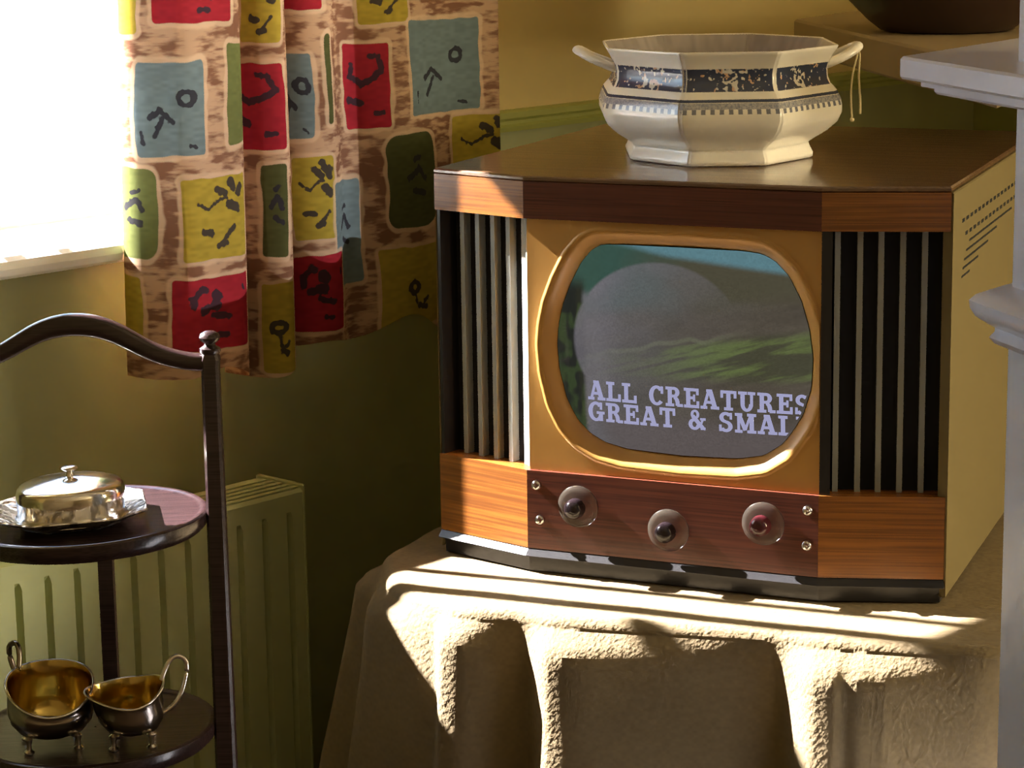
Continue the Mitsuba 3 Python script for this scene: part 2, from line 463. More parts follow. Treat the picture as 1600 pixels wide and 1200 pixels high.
def plinth_ring(d, z, inset_side=0.0):
    f = off_front(d)
    return np.array([[f[0][0] + 0.0 + inset_side, f[0][1], z], [*f[1], z], [*f[2], z], [f[3][0] - inset_side, f[3][1], z], [RB[0] - 0.012, DEP - 0.02, z], [LB[0] + 0.012, DEP - 0.02, z]])


add(TV + '__plinth', loft([plinth_ring(0.003, 0.0005, 0.003), plinth_ring(0.0022, 0.0155, 0.003), plinth_ring(-0.0045, 0.0165, 0.0), plinth_ring(-0.0045, 0.0172, 0.0), plinth_ring(0.0015, H1 + 0.0002, 0.0)], caps=True), 'black_gloss', tv)
tag(TV + '__plinth', 'black gloss plinth')

# grilles: a dark recess and upright metal slats on each side facet
for k, side in ((0, -1), (2, 1)):
    a, b = off_front(0.0275), off_front(0.029)
    add(TV + '__grille', prism(sg.Polygon([a[k], a[k + 1], b[k + 1], b[k]]), H2, H3), 'black_void', tv)
    tag(scene_k := (TV + '__grille' if k == 0 else TV + '__grille_001'), 'black louvred loudspeaker grille')
    e = front[k + 1] - front[k]
    e = e / np.linalg.norm(e)
    nrm = np.array([-e[1], e[0]])
    o = front[k]
    gk = TV + '__grille' + ('' if k == 0 else '_001')
    spots = (0.021, 0.0415, 0.062, 0.0825, 0.1030) if k == 0 else (0.0155, 0.0365, 0.0560, 0.0762, 0.0965)
    for i, s in enumerate(spots):
        w = 0.0027
        c0, c1 = o + (s - w) * e, o + (s + w) * e
        pl = [c0 + 0.0175 * nrm, c1 + 0.0175 * nrm, c1 + 0.0273 * nrm, c0 + 0.0273 * nrm]
        add(gk + '__slat', prism(sg.Polygon(pl), H2 + 0.0002, H3 - 0.0002), 'slat_grey', tv)
# edge strips beside the grilles
for k, s0, s1, d0 in ((2, 0.0005, 0.0105, 0.0035), (0, 0.1080, 0.1172, 0.0150), (0, 0.0002, 0.0040, 0.0035), (2, 0.1150, 0.1184, 0.0035)):
    e = (front[k + 1] - front[k]) / np.linalg.norm(front[k + 1] - front[k])
    nrm = np.array([-e[1], e[0]])
    o = front[k]
    add(TV + '__edge_strip', prism(sg.Polygon([o + s0 * e + d0 * nrm, o + s1 * e + d0 * nrm, o + s1 * e + 0.0270 * nrm, o + s0 * e + 0.0270 * nrm]), H2 + 0.0002, H3 - 0.0002), 'slat_grey' if s0 > 0.1 else 'black_gloss', tv)

# screen opening
op = np.array([(-0.0760, 0.3322), (-0.0502, 0.3330), (0.008, 0.3333), (0.0692, 0.3325), (0.0873, 0.3305), (0.0994, 0.3248), (0.1134, 0.3110), (0.1256, 0.2884), (0.1338, 0.2618), (0.1378, 0.2340), (0.1363, 0.2053), (0.1286, 0.1792), (0.1187, 0.1626), (0.1087, 0.1490), (0.0905, 0.1365), (0.0650, 0.1316), (0.0080, 0.1300), (-0.0500, 0.1320), (-0.0740, 0.1368), (-0.0900, 0.1450), (-0.1029, 0.1577), (-0.1135, 0.1775), (-0.1208, 0.2060), (-0.1230, 0.2320), (-0.1214, 0.2505), (-0.1168, 0.2710), (-0.1079, 0.2936), (-0.0970, 0.3142), (-0.0862, 0.3267)])
SC = np.array([0.0077, 0.2316])
opening = sg.Polygon(op).buffer(0.012).buffer(-0.024).buffer(0.012)
ANG = np.linspace(0, 2 * np.pi, 144, endpoint=False)
_corner = [math.atan2(z - SC[1], x - SC[0]) % (2 * np.pi) for x in (A_[0] + 0.001, B_[0] - 0.001) for z in (H2, H3)]
ANG = np.sort(np.r_[ANG, _corner])


def radial(poly):
    out = []
    for a in ANG:
        d = np.array([math.cos(a), math.sin(a)])
        hit = sg.LineString([SC, SC + d]).intersection(poly.exterior)
        pts = np.array([g.coords[0] for g in getattr(hit, 'geoms', [hit])])
        out.append(pts[np.argmin(np.linalg.norm(pts - SC, axis=1))])
    return np.array(out)


def ring_at(poly, v):
    q = radial(poly)
    return np.column_stack([q[:, 0], np.full(len(q), v), q[:, 1]])


rect = sg.box(A_[0] + 0.001, H2 + 0.0002, B_[0] - 0.001, H3 - 0.0002)
flat = opening.buffer(0.0205)
flat = flat.intersection(rect.buffer(-0.0015))
bez = [ring_at(rect, 0.030), ring_at(rect, 0.0055), ring_at(flat, 0.0055)]
for k, (d, v) in enumerate(((0.0190, 0.0046), (0.0175, 0.0038), (0.0160, 0.0037), (0.0140, 0.0044), (0.0120, 0.0057), (0.0095, 0.0079), (0.0070, 0.0106), (0.0045, 0.0138), (0.0020, 0.0178), (0.0, 0.0225), (-0.001, 0.027))):
    P = opening.buffer(d) if d else opening
    bez.append(ring_at(P.intersection(rect.buffer(-0.0008)), v))
add(TV + '__screen_surround', loft(bez), 'bezel_gold', tv, smooth=32)
tag(TV + '__screen_surround', 'gold moulded screen surround')


def screen_v(u, z):
    return 0.011 + 0.40 * ((u - SC[0]) ** 2 + 1.25 * (z - SC[1]) ** 2)


q = radial(opening.buffer(0.001))
rings = []
for s in np.linspace(0.0, 1.0, 14) ** 0.8:
    r = SC + max(s, 1e-3) * (q - SC)
    rings.append(np.column_stack([r[:, 0], screen_v(r[:, 0], r[:, 1]), r[:, 1]]))
scr = loft(rings)
scr.invert()                            # its light leaves towards the room
scr_uv = scr.vertices[:, [0, 2]]


def programme(p, n, uv):
    """The title shot on the tube: hills under a strip of sky, with a pale dome painted over them for the reflection on the glass; uv is metres across the tube."""
    u, z = uv.x, uv.y
    grain = 0.88 + 0.24 * noise(u * 900, z * 900, 3)
    sky = mi.Color3f(0.095, 0.205, 0.240)
    far = mix((0.032, 0.080, 0.064), (0.066, 0.062, 0.040), smoothstep(-0.05, 0.05, u + 0.03 * fbm(u * 40, z * 60, 1, 2)))
    c = mix(far, sky, smoothstep(0.3205, 0.3285, z + 0.10 * u * smoothstep(-0.12, 0.05, u) - 0.010 * smoothstep(0.0, -0.08, u)))
    streak = fbm(u * 26 - z * 22, z * 150 - u * 40, 2, 4)
    moor = mix((0.046, 0.038, 0.028), (0.098, 0.082, 0.062), fbm(u * 34 - z * 20, z * 110 - u * 25, 4, 4))
    mid = smoothstep(0.292, 0.268, z - 0.10 * u + 0.014 * noise(u * 25, z * 20, 7))
    c = mix(c, moor, mid * 0.85)
    field = mix((0.048, 0.050, 0.027), (0.100, 0.135, 0.040), smoothstep(0.40, 0.62, fbm(u * 40 - z * 40, z * 260 - u * 70, 6, 3) * 0.5 + streak * 0.5))
    low = smoothstep(0.248, 0.236, z - 0.14 * u + 0.006 * streak) * smoothstep(0.194, 0.208, z - 0.05 * u - 0.008 * streak)
    c = mix(c, field, low * (0.35 + 0.65 * smoothstep(-0.05, 0.03, u + 0.5 * (z - 0.23))))
    path = smoothstep(0.0035, 0.0008, dr.abs(z - 0.243 - 0.18 * u + 0.006 * noise(u * 60, 1, 1)))
    c = mix(c, mi.Color3f(0.14, 0.155, 0.085), path * 0.5 * smoothstep(0.085, 0.02, u))
    left = smoothstep(-0.090, -0.098, u + 0.02 * (z - 0.25))
    c = mix(c, mix((0.016, 0.019, 0.016), (0.034, 0.052, 0.022), smoothstep(0.45, 0.65, fbm(u * 110, z * 70, 3, 2))), left * smoothstep(0.306, 0.286, z))
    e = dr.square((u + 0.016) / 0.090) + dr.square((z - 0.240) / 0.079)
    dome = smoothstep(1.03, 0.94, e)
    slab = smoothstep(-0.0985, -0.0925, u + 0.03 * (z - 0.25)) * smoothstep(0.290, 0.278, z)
    glass_reflection = dr.maximum(dome, slab)  # painted-in reflection on the screen glass: dome plus straight left edge
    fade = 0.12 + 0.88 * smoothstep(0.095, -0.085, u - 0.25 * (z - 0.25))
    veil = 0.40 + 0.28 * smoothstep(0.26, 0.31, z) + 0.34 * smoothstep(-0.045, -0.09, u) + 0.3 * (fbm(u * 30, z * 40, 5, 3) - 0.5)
    c = mix(c, mi.Color3f(0.160, 0.150, 0.172), dr.clip(glass_reflection * fade * veil, 0, 1))
    foot = smoothstep(0.178, 0.150, z)
    c = mix(c, mi.Color3f(0.112, 0.094, 0.096), foot * 0.8 * smoothstep(-0.10, -0.07, u + 0.6 * (z - 0.17)))
    line = 0.92 + 0.08 * dr.cos(z * 5200)
    return c * line * grain * SCREEN_GAIN


SCREEN_GAIN = 1.0 / 2.0 ** exposure
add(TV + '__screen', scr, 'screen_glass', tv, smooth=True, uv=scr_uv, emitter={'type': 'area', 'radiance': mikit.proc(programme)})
mat('screen_glass', (0.010, 0.011, 0.012), 0.05)
tag(TV + '__screen', 'convex lit screen showing green hills')

# lettering of the title shot: slab-serif capitals drawn as outlines
def R(x0, y0, x1, y1):
    return sg.box(x0, y0, x1, y1)


def stem(x, y0=0.0, y1=1.0, w=0.22, serif=0.14, h=0.13, top=True, bot=True):
    p = [R(x - w / 2, y0, x + w / 2, y1)]
    if top:
        p.append(R(x - w / 2 - serif, y1 - h, x + w / 2 + serif, y1))
    if bot:
        p.append(R(x - w / 2 - serif, y0, x + w / 2 + serif, y0 + h))
    return unary_union(p)


def arc(cx, cy, rx, ry, t0, t1, w, wy=None):
    t = np.radians(np.linspace(t0, t1, 40))
    wy = wy or w * 0.62
    o = np.column_stack([cx + rx * np.cos(t), cy + ry * np.sin(t)])
    i = np.column_stack([cx + (rx - w) * np.cos(t), cy + (ry - wy) * np.sin(t)])
    return sg.Polygon(np.vstack([o, i[::-1]])).buffer(0)


def bar(a, b, w):
    return sg.LineString([a, b]).buffer(w / 2, cap_style=2)


def glyph(c):
    U = unary_union
    if c == 'A':
        return U([bar((0.20, 0.06), (0.50, 1.0), 0.13), bar((0.55, 1.0), (0.86, 0.06), 0.24), R(0.28, 0.28, 0.75, 0.40), R(0.0, 0, 0.38, 0.13), R(0.62, 0, 1.10, 0.13), R(0.36, 0.88, 0.62, 1.0)]).intersection(R(-1, 0, 2, 1)), 1.10
    if c == 'L':
        return U([stem(0.27), R(0.2, 0, 0.92, 0.13), R(0.78, 0, 0.92, 0.38)]), 0.94
    if c == 'E':
        return U([stem(0.27), R(0.2, 0, 0.92, 0.13), R(0.79, 0, 0.92, 0.34), R(0.2, 0.87, 0.90, 1), R(0.77, 0.68, 0.90, 1), R(0.3, 0.45, 0.66, 0.57), R(0.58, 0.34, 0.68, 0.68)]), 0.96
    if c == 'T':
        return U([stem(0.50, top=False), R(0.04, 0.87, 0.96, 1), R(0.04, 0.64, 0.17, 1), R(0.83, 0.64, 0.96, 1)]), 1.0
    if c == 'R':
        return U([stem(0.27), arc(0.52, 0.735, 0.33, 0.265, -90, 90, 0.22, 0.12), R(0.3, 0.88, 0.54, 1), R(0.3, 0.47, 0.54, 0.59), arc(0.50, 0.24, 0.34, 0.30, 0, 80, 0.22, 0.14), R(0.64, 0.05, 0.85, 0.26), R(0.74, 0, 1.06, 0.13)]), 1.06
    if c == 'C':
        return U([arc(0.50, 0.5, 0.47, 0.51, 42, 318, 0.24, 0.13), R(0.76, 0.62, 0.89, 0.98)]), 0.97
    if c == 'G':
        return U([arc(0.50, 0.5, 0.47, 0.51, 42, 330, 0.24, 0.13), R(0.76, 0.62, 0.89, 0.98), R(0.70, 0.02, 0.92, 0.45), R(0.56, 0.38, 1.03, 0.50)]), 1.06
    if c == 'S':
        return U([arc(0.44, 0.735, 0.36, 0.275, 30, 270, 0.21, 0.13), arc(0.44, 0.275, 0.38, 0.29, -150, 90, 0.22, 0.13), R(0.68, 0.66, 0.80, 0.98), R(0.06, 0.02, 0.18, 0.34)]), 0.88
    if c == 'U':
        return U([stem(0.27, 0.35, 1, bot=False), stem(0.80, 0.35, 1, w=0.14, bot=False), arc(0.515, 0.37, 0.355, 0.38, 180, 360, 0.21, 0.13)]), 1.06
    if c == 'M':
        return U([stem(0.24, w=0.13), stem(1.0, w=0.22), bar((0.24, 1.0), (0.62, 0.15), 0.20), bar((0.62, 0.15), (0.97, 1.0), 0.11)]).intersection(R(-1, 0, 2, 1)), 1.28
    if c == '&':
        return U([arc(0.40, 0.78, 0.24, 0.24, 0, 360, 0.13, 0.09), arc(0.36, 0.27, 0.34, 0.29, 60, 350, 0.20, 0.12), bar((0.28, 0.68), (0.86, 0.08), 0.20), bar((0.70, 0.20), (0.88, 0.56), 0.10), R(0.72, 0.50, 1.02, 0.60), R(0.74, 0, 1.0, 0.12)]), 1.02
    return None, 0.62


def lettering(text, x0, x1, z0, h, slope):
    gs, x = [], 0.0
    for c in text:
        g, w = glyph(c)
        if g is not None:
            gs.append(affinity.translate(g, x, 0))
        x += w + 0.07
    k = (x1 - x0) / x
    return [affinity.affine_transform(g, [k, 0, slope * k, h, x0, z0]) for g in gs]


words = lettering('ALL CREATURES', -0.0905, 0.1372, 0.1786, 0.0192, 0.0) + lettering('GREAT & SMALL', -0.0912, 0.1400, 0.1570, 0.0192, 0.0)
clip = opening.buffer(-0.0012)
lm = []
for g in words:
    g = g.intersection(clip)
    g = g.buffer(0.00028)
    for part in getattr(g, 'geoms', [g]):
        if part.area > 2e-6:
            m = trimesh.creation.extrude_polygon(part.simplify(0.0001), 0.0003, engine='earcut')
            v = m.vertices
            lm.append(TM(np.column_stack([v[:, 0], screen_v(v[:, 0], v[:, 1]) - 0.0006 + v[:, 2], v[:, 1]]), m.faces[:, ::-1]))
add(TV + '__screen__title_lettering', join(*lm), {'type': 'diffuse', 'reflectance': rgb(0.05, 0.05, 0.06)}, tv, emitter={'type': 'area', 'radiance': rgb(0.33 * SCREEN_GAIN, 0.335 * SCREEN_GAIN, 0.53 * SCREEN_GAIN)})
tag(TV + '__screen__title_lettering', 'white capitals reading ALL CREATURES GREAT & SMALL')

# control knobs: a clear skirt disc with a dark domed knob
def facing(mesh, u, z, v=0.0):
    """From lathe space (axis +z) to the front: the axis points at the viewer (-v)."""
    p = mesh.vertices
    return TM(np.column_stack([u + p[:, 0], v - p[:, 2], z + p[:, 1]]), mesh.faces)


for u, z in ((-0.0950, 0.0728), (0.0003, 0.0575), (0.0972, 0.0733)):
    k = add(TV + '__knob', facing(lathe([(0.0, 0.0010), (0.0195, 0.0010), (0.0212, 0.0022), (0.0212, 0.0040), (0.0190, 0.0062), (0.0150, 0.0078), (0.0, 0.0078)], 56), u, z), 'clear_acrylic', tv, smooth=35)
    tag(k, 'round control knob with clear skirt and dark centre')
    add(k + '__cap', facing(lathe([(0.0, 0.0080), (0.0098, 0.0080), (0.0102, 0.0100), (0.0095, 0.0170), (0.0080, 0.0200), (0.0045, 0.0222), (0.0, 0.0228)], 40), u, z), 'knob_red' if u > 0.05 else 'knob_dark', tv, smooth=40)
for u, z in ((-0.1408, 0.0905), (-0.1372, 0.0549), (0.1408, 0.0900), (0.1403, 0.0553)):
    add(TV + '__stud', facing(lathe([(0.0, 0.0), (0.0050, 0.0), (0.0050, 0.0022), (0.0042, 0.0034), (0.0030, 0.0040), (0.0028, 0.0060), (0.0022, 0.0078), (0.0, 0.0084)], 24), u, z), 'chrome', tv, smooth=35)
# vent slots in the tan side: two rows of short dashes, long louvres below them
def vent(s0, s1, z, h):
    def uv(s):
        k = s / (DEP - R_[1])
        return R_[0] + 0.0020 + (RB[0] - R_[0]) * k, R_[1] + s
    (u0, v0), (u1, v1) = uv(s0), uv(s1)
    add(TV + '__side_panel__vent_slot', prism(sg.Polygon([(u0 - 0.001, v0), (u0 + 0.0004, v0), (u1 + 0.0004, v1), (u1 - 0.001, v1)]), z - h / 2, z + h / 2), 'black_void', tv)


for z, s0 in ((0.3622, 0.046), (0.3480, 0.064)):
    for i in range(16):
        vent(s0 + 0.0215 * i, s0 + 0.0215 * i + 0.0115, z, 0.0034)
for z, a, b in ((0.3385, 0.085, 0.33), (0.3310, 0.070, 0.24), (0.3235, 0.060, 0.19), (0.3160, 0.053, 0.135), (0.3085, 0.048, 0.090)):
    vent(a, b, z, 0.0020)

# ------------------------------------------------------------------ brown cloth on the table
def cloth():
    U0, U1, V0_, V1_, rc, rl = -0.304, 0.362, -0.112, 0.60, 0.045, 0.185
    per = []
    def seg(a, b, n):
        for t in np.linspace(0, 1, n, endpoint=False):
            per.append((1 - t) * np.array(a) + t * np.array(b))
    def cor(cx, cy, a0, n=14, rc=rc):
        for t in np.linspace(0, 1, n, endpoint=False):
            a = math.radians(a0 + 90 * t)
            per.append(np.array([cx + rc * math.cos(a), cy + rc * math.sin(a)]))
    seg((U0, V1_ - rc), (U0, V0_ + rl), 130)
    cor(U0 + rl, V0_ + rl, 180, 70, rl)
    seg((U0 + rl, V0_), (U1 - rc, V0_), 220)
    cor(U1 - rc, V0_ + rc, 270)
    seg((U1, V0_ + rc), (U1, V1_ - rc), 60)
    cor(U1 - rc, V1_ - rc, 0)
    seg((U1 - rc, V1_), (U0 + rc, V1_), 60)
    cor(U0 + rc, V1_ - rc, 90)
    per = np.array(per)
    n = len(per)
    tan = np.roll(per, -1, axis=0) - np.roll(per, 1, axis=0)
    tan /= np.linalg.norm(tan, axis=1, keepdims=True)
    nor = np.column_stack([tan[:, 1], -tan[:, 0]])
    # fold depth along the edge
    fu = np.array([(-0.335, 0.024), (-0.295, 0.020), (-0.255, 0.014), (-0.205, 0.006), (-0.188, 0.006), (-0.165, 0.025), (-0.155, 0.025), (-0.105, 0.000), (-0.062, 0.030), (-0.048, 0.031), (0.01, 0.021), (0.08, 0.009), (0.138, 0.000), (0.190, 0.033), (0.204, 0.034), (0.216, 0.030), (0.226, 0.0310), (0.240, 0.0285), (0.30, 0.020), (0.362, 0.012)])
    fv = np.array([(-0.105, 0.014), (-0.075, 0.006), (-0.040, 0.018), (-0.010, 0.002), (0.030, 0.032), (0.075, 0.014), (0.12, 0.020), (0.18, 0.004), (0.25, 0.024), (0.32, 0.006), (0.40, 0.022), (0.50, 0.006), (0.60, 0.02)])
    from scipy.interpolate import PchipInterpolator
    ffu, ffv = PchipInterpolator(*fu.T), PchipInterpolator(*fv.T)
    wu = np.clip((-nor[:, 1] + 0.0), 0, 1) ** 2
    wv = np.clip(-nor[:, 0], 0, 1) ** 2
    base = wu * ffu(np.clip(per[:, 0], -0.335, 0.362)) + wv * ffv(np.clip(per[:, 1], -0.105, 0.60)) + 0.006 * (1 - wu - wv)
    flare = 0.16 * wv + 0.0 * wu
    lim = 1 - 0.8 * np.clip((per[:, 0] - 0.25) / 0.1, 0, 1)
    rings = []
    c = np.array([0.0, 0.25])
    for s in (0.02, 0.2, 0.4, 0.6, 0.75, 0.85, 0.91, 0.95, 0.975, 0.99):
        w = smooth01((s - 0.80) / 0.2)
        p = c + s * (per - c) + (nor * (base * 0.25 * w)[:, None])
        rings.append(np.column_stack([p, np.full(n, 0.0)]))
    for a in np.radians(np.linspace(0, 90, 7)):
        rr = 0.012
        p = per + nor * (base * 0.25 + rr * math.sin(a))[:, None]
        rings.append(np.column_stack([p, np.full(n, -rr * (1 - math.cos(a)))]))
    for h in np.r_[np.linspace(0.02, 0.30, 26), np.linspace(0.34, TZ - 0.002, 10)]:
        g = 0.25 + 0.75 * smooth01(h / 0.035) + 0.6 * smooth01(h / 0.3)
        p = per + nor * (base * g * lim + 0.012 + flare * h * lim * (1 - 0.5 * h))[:, None]
        rings.append(np.column_stack([p, np.full(n, -h)]))
    m = loft(rings)
    v = m.vertices
    wob = (meshkit.fbm(v * 14, 3, 5) - 0.5)
    v[:, 2] += 0.0022 * wob * (v[:, 2] > -0.001) - 0.0012
    v[:, :2] += (meshkit.fbm(v * 9, 3, 9) - 0.5)[:, None] * np.where(v[:, 2] < -0.03, 0.004, 0.0)[:, None]
    v[:, 1] += 0.115 * (v[:, 0] + 0.05) * np.clip((0.25 - v[:, 1]) / 0.36, 0, 1)
    return TM(v, m.faces)


add('tablecloth', cloth(), 'fleece', tv, smooth=True)
tag('tablecloth', 'brown fleece blanket draped as a tablecloth under the television', 'tablecloth')

# ------------------------------------------------------------------ porcelain tureen on the television
def octagon(w, d, n_per=8, soft=0.03):
    """An eight-sided plan ring with slightly softened corners; returns points and face counter."""
    c = 0.414
    P = np.array([(c, -1), (1, -c), (1, c), (c, 1), (-c, 1), (-1, c), (-1, -c), (-c, -1)], float)
    pts, k = [], []
    for i in range(8):
        a, b = P[i - 1], P[i]
        for t in np.r_[soft / 2, np.linspace(soft, 1 - soft, n_per), 1 - soft / 2]:
            q = (1 - t) * a + t * b
            pull = 0.010 if t in (soft / 2, 1 - soft / 2) else 0.0
            pts.append(q * (1 - pull))
            k.append(i + t)
    return np.array(pts) * [w, d], np.array(k)


BW = 1.0
prof_o = [(0.086, 0.0005), (0.090, 0.002), (0.0905, 0.006), (0.087, 0.013), (0.086, 0.016), (0.092, 0.0205), (0.1035, 0.028), (0.1130, 0.037), (0.1168, 0.046), (0.1170, 0.054), (0.1150, 0.061), (0.1120, 0.067), (0.1060, 0.074), (0.1035, 0.080), (0.1030, 0.088), (0.1045, 0.094), (0.1080, 0.101), (0.1120, 0.107), (0.1130, 0.1095), (0.1120, 0.1105)]
prof_i = [(0.1090, 0.1085), (0.1040, 0.100), (0.1000, 0.092), (0.0995, 0.082), (0.103, 0.072), (0.111, 0.058), (0.110, 0.046), (0.100, 0.032), (0.080, 0.022), (0.02, 0.018), (0.001, 0.018)]
DY = 1.28
rings, uvs = [], []
for r, z in prof_o + prof_i:
    p, k = octagon(r * 1.035, r * 1.035 * DY)
    rings.append(np.column_stack([p, np.full(len(p), z * 1.05)]))
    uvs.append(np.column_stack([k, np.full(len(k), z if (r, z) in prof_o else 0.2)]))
bowl = loft(rings)
TC = tv([[-0.031, 0.232, 0.0]])[0][:2]
bowl_at = at(TC[0], TC[1], TZ + 0.4, 0.0)
# no wrap seam in uv: each face's counter runs inside one turn, the last step is hidden in a corner
add('tureen__bowl', bowl, 'porcelain', bowl_at, smooth=True, uv=np.vstack(uvs))


def ear(side):
    """A lug handle: a rounded loop standing out from the neck and rising outwards."""
    pts = [(0.101, -0.026, 0.088), (0.113, -0.026, 0.0925), (0.128, -0.020, 0.099), (0.137, -0.009, 0.104), (0.139, 0.0, 0.105), (0.137, 0.009, 0.104), (0.128, 0.020, 0.099), (0.113, 0.026, 0.0925), (0.101, 0.026, 0.088)]
    p = spline(pts, 40)
    p[:, 0] *= side
    return tube(p * [1.035, 1.0, 1.05], 0.0064, 12, flat=0.75)


add('tureen__handle', ear(-1), 'porcelain_plain', bowl_at, smooth=True)
add('tureen__handle', ear(1), 'porcelain_plain', bowl_at, smooth=True)
tag('tureen', 'eight-sided cream china tureen with navy printed bands on top of the television', 'tureen')
for h in ('tureen__handle', 'tureen__handle_001'):
    tag(h, 'cream lug handle')
cp = [(0.138, -0.004, 0.110), (0.1425, -0.006, 0.108), (0.1415, -0.008, 0.095), (0.137, -0.009, 0.060), (0.1385, -0.009, 0.036)]
cq = [(0.139, 0.002, 0.111), (0.1455, 0.002, 0.106), (0.1465, 0.001, 0.090), (0.1475, 0.000, 0.060), (0.148, 0.000, 0.040)]
add('cord', join(tube(spline(cp, 30), 0.0011, 8), tube(spline(cq, 30), 0.0011, 8), trimesh.creation.icosphere(2, 0.0024).apply_translation([0.1385, -0.009, 0.035])), 'cord_pale', bowl_at, smooth=60)
tag('cord', 'thin pale cord hanging from the right handle of the tureen', 'cord')

# ------------------------------------------------------------------ curtain
CZ0, CZ1 = 0.885, 2.2
cur = np.array([(-0.656, 0.042), (-0.659, 0.057), (-0.651, 0.081), (-0.638, 0.100), (-0.630, 0.112), (-0.590, 0.114), (-0.550, 0.108), (-0.531, 0.090), (-0.523, 0.058), (-0.517, 0.036), (-0.508, 0.050), (-0.495, 0.085), (-0.478, 0.098), (-0.464, 0.090), (-0.457, 0.056), (-0.451, 0.028), (-0.440, 0.046), (-0.420, 0.080), (-0.398, 0.086), (-0.375, 0.074), (-0.352, 0.062), (-0.325, 0.070), (-0.290, 0.080), (-0.250, 0.078), (-0.205, 0.068), (-0.160, 0.064), (-0.125, 0.072), (-0.105, 0.080)])


def curtain():
    c = spline(cur, 240)
    s = np.r_[0, np.cumsum(np.linalg.norm(np.diff(c, axis=0), axis=1))]
    zs = np.linspace(0, 1, 70)
    V, UV = [], []
    for q in zs:
        d = 1.06 - 0.35 * q                                    # folds flatten towards the rail
        hem = CZ0 + 0.012 * np.sin(c[:, 0] * 17 + 0.6) + 0.010 * np.sin(c[:, 0] * 41)
        z = hem + (CZ1 - hem) * q
        n = 0.078 + (c[:, 1] - 0.078) * d + 0.004 * np.sin(z * 5 + c[:, 0] * 9)
        t = c[:, 0] + 0.012 * (q - 0.2) * np.sin(c[:, 0] * 6)
        V.append(np.column_stack([t, n, z]))
        UV.append(np.column_stack([s + 0.0305, z]))
    m = loft(V, closed=False)
    return m, np.vstack(UV)


CURT, CURT_UV = curtain()
PATCHES = []


def seg_d(x, y, ax, ay, bx, by):
    px, py, ex, ey = x - ax, y - ay, bx - ax, by - ay
    h = dr.clip((px * ex + py * ey) / (ex * ex + ey * ey), 0, 1)
    return dr.sqrt(dr.square(px - ex * h) + dr.square(py - ey * h))


def printed(p, n, uv):
    u = uv.x
    v = uv.y - 0.455 * dr.maximum(dr.floor((uv.y - 0.888) / 0.455), 0)     # the print repeats up the cloth
    ww = 0.0022 * (noise(u * 70, v * 70, 1) - 0.5) + 0.006 * (noise(u * 18, v * 18, 2) - 0.5)
    x, y = u + ww, v + 0.0022 * (noise(u * 70, v * 70, 5) - 0.5) + 0.006 * (noise(u * 18, v * 18, 6) - 0.5)
    brush = fbm(u * 60, v * 230, 3, 3) * 0.5 + fbm(u * 42, v * 42, 4, 3) * 0.5
    c = mix((0.20, 0.098, 0.060), (0.47, 0.315, 0.205), smoothstep(0.38, 0.62, brush))
    for (cu, cv, hu, hv, rnd, col, ink) in PATCHES:
        dx, dy = dr.abs(x - cu) - (hu - rnd), dr.abs(y - cv) - (hv - rnd)
        d = dr.sqrt(dr.square(dr.maximum(dx, 0)) + dr.square(dr.maximum(dy, 0))) + dr.minimum(dr.maximum(dx, dy), 0) - rnd
        edge = smoothstep(0.0070, 0.0035, d + 0.004 * (noise(u * 90, v * 90, 9) - 0.5))
        c = mix(c, mi.Color3f(0.60, 0.45, 0.31), edge * 0.75)
        k = smoothstep(0.0008, -0.0008, d)
        c = mix(c, mi.Color3f(*col) * (0.88 + 0.2 * noise(u * 120, v * 300, 2)), k)
        m = mi.Float(1.0)
        for (a0, b0, a1, b1, w) in ink:
            if a1 is None:                                         # a ring of that radius
                m = dr.minimum(m, dr.abs(dr.sqrt(dr.square(x - cu - a0 * hu) + dr.square((y - cv - b0 * hv) * 1.15)) - b1) - w)
            else:
                m = dr.minimum(m, seg_d(x, y, cu + a0 * hu, cv + b0 * hv, cu + a1 * hu, cv + b1 * hv) - w)
        if ink:
            m = m + 0.0026 * (noise(u * 300, v * 300, 8) - 0.5)
            c = mix(c, mi.Color3f(0.030, 0.028, 0.040), smoothstep(0.0008, -0.0006, m) * k * 0.92)
    return c


RED, BLUE, YEL, GRN, DGRN = (0.31, 0.024, 0.036), (0.150, 0.205, 0.225), (0.37, 0.285, 0.045), (0.135, 0.155, 0.055), (0.075, 0.083, 0.032)
# motifs: strokes (x0, y0, x1, y1, half width in metres) in units of the patch's half sizes
INK_0 = ()
INK_B = ((0.43, 0.23, None, 0.0085, 0.0034),
         (-0.54, -0.20, -0.30, -0.04, 0.0030), (-0.30, -0.04, 0.02, -0.28, 0.0030), (-0.24, -0.20, -0.46, -0.56, 0.0026), (0.48, -0.80, 0.68, -0.84, 0.0016), (-0.82, -0.50, -0.80, -0.72, 0.0014))
INK_R1 = ((-0.58, 0.53, -0.66, 0.25, 0.0030), (-0.66, 0.25, -0.22, 0.09, 0.0036), (-0.22, 0.09, 0.30, 0.22, 0.0034), (0.30, 0.22, 0.66, 0.40, 0.0038), (0.66, 0.40, 0.50, 0.70, 0.0036), (0.50, 0.70, 0.14, 0.74, 0.0028), (-0.72, -0.30, -0.28, -0.38, 0.0044), (0.36, -0.62, 0.64, -0.62, 0.0032))
